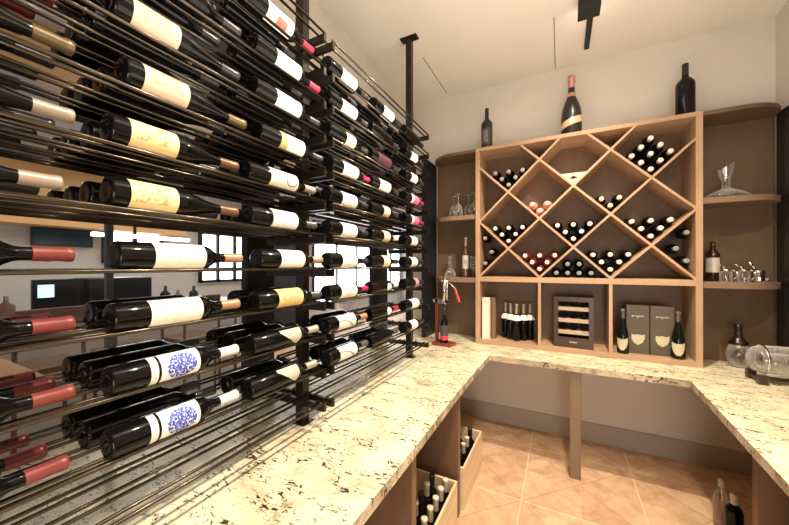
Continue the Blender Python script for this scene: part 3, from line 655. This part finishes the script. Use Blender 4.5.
bm = bmesh.new(); n_ = 30; rows = []
for i in range(n_ + 1):
    a = radians(-85 + 170 * i / n_); zc = .075 + .075 * i / n_
    rows.append([bm.verts.new((.0862 * cos(a), .0862 * sin(a), zc - .028)), bm.verts.new((.0862 * cos(a), .0862 * sin(a), zc + .032))])
for A, B in zip(rows, rows[1:]): f = bm.faces.new((A[0], B[0], B[1], A[1])); f.smooth = True
sb = obj('gold_sash', bm, M('gold_sash', (.80, .50, .30), .35, .4), ob); sb.rotation_euler = (0, 0, radians(-88))
bm = bmesh.new(); pts = []
for i in range(10):
    a = 2 * pi * i / 10 + pi / 2; rr_ = .028 if i % 2 == 0 else .012; pts.append((rr_ * cos(a), rr_ * sin(a)))
prism(bm, pts, -.0895, -.087); st_ = obj('star_emblem', bm, M('star_gold', (.95, .75, .5), .3, .3), ob); st_.location = (0, 0, .125)
ob = standing('magnum_bottle', 'black magnum bottle standing on the cabinet top above the right side panel', [(r * 1.12, z * 1.02) for r, z in big], m_bottle, (.878, 3.33, CZ1))
bm = bmesh.new(); lathe(bm, [(.0212, .34), (.0215, .43), (.0, .4375)], 20); obj('capsule', bm, M('black_foil_b', (.02, .018, .018), .4), ob)
# ---------------------------------------------------------------- corner shelf contents
def glass_obj(name, label, prof, loc, cat, group=None, rot=None, n=28, mat=None):
    ob = tag(bpy.data.objects.new(name, bottle_mesh(mat or m_glass, prof, n)), label, cat, group); ob.location = loc; COL.objects.link(ob)
    if rot: ob.rotation_euler = rot
    return ob
inv = [(.040, 0), (.046, .05), (.040, .10), (.020, .135), (.005, .15), (.004, .235), (.02, .243), (.035, .245), (.033, .248), (0, .250)]
for i, (x, y) in enumerate(((-1.05, 3.43), (-.97, 3.35), (-.88, 3.42), (-.80, 3.34))):
    glass_obj('wine_glass', 'upturned clear wine glass on upper left corner shelf, %s' % ('nearest the rack', 'second from the rack', 'third from the rack', 'nearest the cabinet')[i], inv, (x, y, Z(.512)), 'wine glass', 'upturned glasses on the corner shelf')
SL = Z(-.125)
ob = standing('spirits_bottle', 'brown bottle with white label on the lower left corner shelf', [(0, .004), (.036, 0), (.038, .01), (.038, .24), (.03, .27), (.015, .30), (.014, .40), (.017, .401), (.017, .42), (0, .422)], M('brown_glass', (.10, .06, .035), .1, 0, .5), (-.90, 3.38, SL))
l = bpy.data.objects.new('label', patch_mesh(label_mat('label_spirit', (.62, .54, .48), (.2, .15, .12), 'crest'), .09, .23, 60, .0385)); COL.objects.link(l); l.parent = ob; l.rotation_euler = (0, 0, radians(-78))
bm = bmesh.new(); lathe(bm, [(.0155, .33), (.016, .40), (.018, .402), (.018, .421), (0, .4235)], 18); obj('capsule', bm, M('tan_foil', (.35, .27, .2), .4), ob)
glass_obj('wine_glass', 'upright clear wine glass beside the white labelled bottle on corner shelf', [(0, .001), (.034, 0), (.034, .003), (.005, .008), (.004, .08), (.03, .10), (.037, .14), (.030, .22)], (-.815, 3.36, SL), 'wine glass')
glass_obj('decanter', 'small stoppered clear decanter on the lower left corner shelf', [(0, .002), (.06, 0), (.066, .02), (.05, .06), (.02, .095), (.016, .15), (.026, .155), (.024, .165), (.008, .17), (.022, .20), (.016, .225), (0, .23)], (-1.09, 3.44, SL), 'decanter')
# wide captain's decanter, upper right shelf
dc = glass_obj('decanter', 'wide flat glass decanter with slanted mouth on the upper right shelf', [(0, .004), (.12, 0), (.132, .012), (.124, .026), (.090, .05), (.050, .068), (.028, .080), (.023, .10), (.024, .14), (.038, .19), (.048, .25)], (1.13, 3.375, Z(.513)), 'decanter', n=36)
dc.data = dc.data.copy()
for v in dc.data.vertices:
    if v.co.z > .18: v.co.z += (v.co.x) * .6
SR = Z(-.125)
ob = standing('wine_bottle', 'dark red wine bottle with white label on the lower right corner shelf', [(0, .004), (.04, 0), (.045, .01), (.045, .20), (.038, .225), (.018, .25), (.016, .31), (0, .312)], M('brown_red_glass', (.04, .012, .01), .1, 0, .5), (1.075, 3.44, SR))
l = bpy.data.objects.new('label', patch_mesh(label_mat('label_wine_r', (.66, .58, .50), (.3, .22, .18), 'lines'), .07, .185, 62, .0456)); COL.objects.link(l); l.parent = ob; l.rotation_euler = (0, 0, radians(-108))
bm = bmesh.new(); lathe(bm, [(.0168, .262), (.0172, .305), (0, .3135)], 18); obj('capsule', bm, M('maroon_foil', (.07, .015, .015), .3), ob)
def ewer(x, y, label, tilt, s=1.0):
    t = glass_obj('glass_jug', label, [(0, .002), (.030 * s, 0), (.032 * s, .01), (.030 * s, .07), (.026 * s, .085)], (x, y, SR), 'jug', 'silver lidded glass jugs', n=24)
    bm = bmesh.new(); lathe(bm, [(.027 * s, .083), (.029 * s, .085), (.029 * s, .094), (.02 * s, .10), (0, .102)], 24); obj('collar', bm, m_chrome, t)
    bm = bmesh.new(); path_tube(bm, [(.0, 0, .10), (-.02, 0, .118), (-.04 - tilt, 0, .135)], .006, 8); obj('lid_lever', bm, m_chrome, t)
    bm = bmesh.new(); path_tube(bm, [(.028 * s, 0, .09), (.052 * s, 0, .08), (.054 * s, 0, .04), (.031 * s, 0, .015)], .005, 8); obj('handle', bm, m_chrome, t)
ewer(1.105, 3.30, 'glass jug with silver lid in front of the dark labelled bottle', .0, 1.15)
ewer(1.205, 3.31, 'glass jug with silver lid in the middle of lower right shelf', .01, 1.15)
t = tag(bpy.data.objects.new('cream_pitcher', None), 'shiny silver pitcher with long raised spout on the lower right shelf', 'pitcher'); t.location = (1.30, 3.36, SR); COL.objects.link(t)
bm = bmesh.new(); lathe(bm, [(0, .001), (.034, 0), (.036, .01), (.036, .085), (.033, .09), (.030, .085), (.030, .01), (0, .008)], 24); obj('body', bm, m_chrome, t)
bm = bmesh.new(); path_tube(bm, [(-.01, 0, .085), (-.03, 0, .12), (-.045, 0, .15)], .009, 10); obj('spout', bm, m_chrome, t)
t = tag(bpy.data.objects.new('small_dish', None), 'small white dish at the rounded end of the lower right shelf', 'dish'); t.location = (1.345, 3.44, SR); COL.objects.link(t)
bm = bmesh.new(); lathe(bm, [(0, .004), (.02, 0), (.03, .003), (.045, .028), (.043, .028), (.028, .007), (0, .007)], 28); obj('bowl', bm, M('white_glaze', (.8, .8, .8), .15), t)
# ---------------------------------------------------------------- glassware on the right worktop
jr = glass_obj('glass_jar', 'round clear glass jar with tall black stopper on the right worktop', [(0, .004), (.035, 0), (.055, .02), (.068, .07), (.066, .12), (.052, .165), (.04, .18)], (1.205, 3.39, CT), 'jar', n=36)
bm = bmesh.new(); lathe(bm, [(.054, .172), (.055, .188), (.043, .20), (.028, .225), (.024, .235), (.021, .29), (.024, .30), (.024, .325), (0, .327)], 28); obj('stopper', bm, M('black_stopper', (.02, .012, .01), .2), jr)
m_crd = M('cradle_wood', (.045, .025, .018), .4)
t = thing('barrel_decanter', 'large glass barrel decanter lying in a dark wooden cradle', 'decanter', (1.285, 3.03, CT))
bm = bmesh.new(); lathe(bm, [(0, -.16), (.05, -.155), (.078, -.135), (.09, -.10), (.093, 0), (.09, .08), (.075, .125), (.045, .15), (.022, .158), (.018, .205), (.024, .215)], 36, 'X', (0, 0, .150)); obj('glass_body', bm, m_glass, t)
bm = bmesh.new(); lathe(bm, [(.094, -.10), (.0955, -.098), (.0955, -.090), (.094, -.088)], 36, 'X', (0, 0, .150)); obj('band', bm, m_chrome, t)
bm = bmesh.new(); lathe(bm, [(0, .0), (.055, .0), (.062, .01), (.062, .10), (.055, .11), (0, .11)], 28, 'X', (-.07, 0, .135)); obj('inner_infuser', bm, m_glass, t)
for i, x in enumerate((-.12, .09)):
    bm = bmesh.new(); bxa(bm, x - .014, x + .014, -.085, .085, .012, .036); bxa(bm, x - .022, x + .022, -.09, -.05, 0, .06); bxa(bm, x - .022, x + .022, .05, .09, 0, .06); obj('cradle_foot', bm, m_crd, t)
bm = bmesh.new(); bxa(bm, -.106, .076, -.01, .01, .014, .034); obj('cradle_rail', bm, m_crd, t)
# ---------------------------------------------------------------- lever corkscrew on the left worktop
t = thing('lever_corkscrew', 'red based lever corkscrew machine on the worktop beside the rack', 'corkscrew', (-1.02, 3.02, CT), rz=.0)
bm = bmesh.new(); slab(bm, [(-.10, -.07), (.09, -.10), (.12, .03), (-.07, .09)], 0, .028); obj('base_plate', bm, m_red, t, .004)
bm = bmesh.new(); bxa(bm, -.085, -.055, -.02, .02, .028, .45); obj('column', bm, M('brown_column', (.10, .03, .02), .4), t, .003)
bm = bmesh.new(); bxa(bm, -.10, -.02, -.02, .02, .41, .44); tube(bm, (-.11, 0, .43), (.03, 0, .405), .012, 10); tube(bm, (-.03, -.025, .42), (-.03, .025, .42), .02, 12); tube(bm, (.04, -.02, .42), (.04, .02, .42), .018, 12); obj('clamp', bm, m_chrome, t)
bm = bmesh.new(); tube(bm, (.0, 0, .40), (.012, 0, .66), .016, 12); tube(bm, (.03, .0, .42), (.035, 0, .62), .010, 10); tube(bm, (-.02, 0, .62), (.05, 0, .62), .012, 10); obj('plunger_frame', bm, m_chrome, t)
bm = bmesh.new(); tube(bm, (.04, 0, .62), (.115, -.02, .56), .007, 10); obj('lever_arm', bm, m_chrome, t)
bm = bmesh.new(); lathe(bm, [(0, 0), (.011, .004), (.014, .03), (.011, .12), (.008, .15), (0, .155)], 16); h = obj('handle_grip', bm, M('pink_red_grip', (.62, .08, .09), .35), t); h.location = (.165, -.03, .42); h.rotation_euler = (0, radians(-18), 0)
ob = standing('wine_bottle', 'dark wine bottle with black and red label standing on the corkscrew base', [(0, .004), (.034, 0), (.0375, .008), (.0375, .19), (.034, .215), (.018, .24), (.015, .26), (.015, .345), (0, .347)], m_bottle, (-1.005, 2.985, CT + .028))
l = bpy.data.objects.new('label', patch_mesh(label_mat('label_redblack', (.06, .05, .05), (.62, .05, .06), 'band'), .03, .17, 70, .038)); COL.objects.link(l); l.parent = ob; l.rotation_euler = (0, 0, radians(-62))
bm = bmesh.new(); lathe(bm, [(.016, .27), (.0162, .34), (0, .3485)], 18); obj('capsule', bm, M('black_foil_c', (.02, .018, .018), .3), ob)
# ---------------------------------------------------------------- crates and bottles under the worktops
def crate(label, x0, x1, y0, y1, h):
    t = thing('wooden_crate', label, 'crate', ((x0 + x1) / 2, (y0 + y1) / 2, 0), 'pine wine crates'); o = t.location; w_ = .014
    def b(n, a, b_, c, d, e, f): box(n, a - o.x, b_ - o.x, c - o.y, d - o.y, e, f, m_crate, t, .0015)
    b('bottom_board', x0, x1, y0, y1, 0, .012)
    for i in range(3):
        za = .014 + i * (h - .014) / 3; zb = za + (h - .014) / 3 - .004
        b('side_slat', x0, x0 + w_, y0 + w_, y1 - w_, za, zb); b('side_slat', x1 - w_, x1, y0 + w_, y1 - w_, za, zb)
    b('end_board', x0, x1, y0, y0 + w_, .012, h); b('end_board', x0, x1, y1 - w_, y1, .012, h)
crate('pine crate of bottles under left worktop, farther one by the back wall', -.90, -.583, 2.145, 2.70, .29)
crate('pine crate of bottles under left worktop, nearer one between the dividers', -.90, -.585, 1.44, 2.0, .29)
cs = scaled(PROF, .95, .86); mcs = bottle_mesh(m_bottle, cs, 22)
cc_ = {k: capsule_mesh(M('crate_foil_' + k, c, .45), .235, LB * .86 + .001, .0172) for k, c in (('beige', (.66, .55, .42)), ('yellow', (.58, .50, .26)), ('black', (.03, .025, .02)))}
def crate_bottle(x, y, ck, label, z=.0125, s=1):
    ob = tag(bpy.data.objects.new('wine_bottle', mcs), label, 'wine bottle', 'bottles in the pine crates'); ob.location = (x, y, z); ob.scale = (s,) * 3; COL.objects.link(ob)
    c = bpy.data.objects.new('capsule', cc_[ck]); COL.objects.link(c); c.parent = ob
NTH = ('first', 'second', 'third', 'fourth', 'fifth', 'sixth')
for i in range(6):
    y = 1.50 + .088 * i
    for q, x in enumerate((-.645, -.735)):
        ck = 'yellow' if (i == 2 and q == 0) else ('black' if (q and i % 2) else 'beige')
        crate_bottle(x, y, ck, '%s capped bottle in nearer pine crate, %s row, %s from the near end' % (ck, 'outer' if not q else 'inner', NTH[i]))
for i in range(5):
    y = 2.215 + .10 * i
    for q, x in enumerate((-.66, -.75)):
        ck = 'black' if (q == 0 and i in (1, 4)) else 'beige'
        crate_bottle(x, y, ck, '%s capped bottle in farther pine crate, %s row, %s from the near end' % (ck, 'outer' if not q else 'inner', NTH[i]), s=1.05 if (i == 4 and q == 0) else .96)
for i, (x, y) in enumerate(((-.85, 1.12), (-.85, 1.22), (-.95, 1.17))): crate_bottle(x, y, 'black', 'dark bottle standing on the floor in the nearest open bay, %s' % ('nearest one', 'far front one', 'rear one')[i], z=0)
fl = glass_obj('glass_bottle', 'clear glass bottle standing on the floor under the right worktop', [(0, .003), (.036, 0), (.04, .01), (.04, .18), (.03, .215), (.015, .24), (.014, .30), (.016, .302), (.016, .31), (0, .312)], (.905, 2.765, 0), 'bottle', mat=thin_glass('smoky_glass', (.78, .72, .62), .5))
bm = bmesh.new(); lathe(bm, [(.0165, .26), (.017, .305), (0, .3135)], 16); obj('capsule', bm, M('dull_foil', (.42, .34, .26), .5), fl)
ob = standing('wine_bottle', 'dark wine bottle with cream capsule standing on the floor under right worktop', [(0, .004), (.038, 0), (.041, .01), (.041, .19), (.034, .215), (.018, .235), (.015, .25), (.015, .30), (0, .302)], m_bottle, (.92, 2.64, 0))
bm = bmesh.new(); lathe(bm, [(.0175, .228), (.0175, .298), (0, .3035)], 18); obj('capsule', bm, M('cream_foil', (.66, .56, .44), .5), ob)
# ---------------------------------------------------------------- ceiling lamp
t = thing('track_spotlight', 'slim black track light on the ceiling with one lamp head', 'ceiling light', (.2, 3.0, HC))
box('track', -.02, .02, -.22, .28, -.03, 0, m_black, t, .002)
bm = bmesh.new(); bxa(bm, -.09, .05, -.36, -.24, -.11, -.03); obj('lamp_head', bm, m_black, t, .003)
box('diffuser', -.08, .04, -.239, -.233, -.10, -.04, M('lamp_glow', (1, 1, 1), .5, emit=(1, .9, .75), es=8), t)
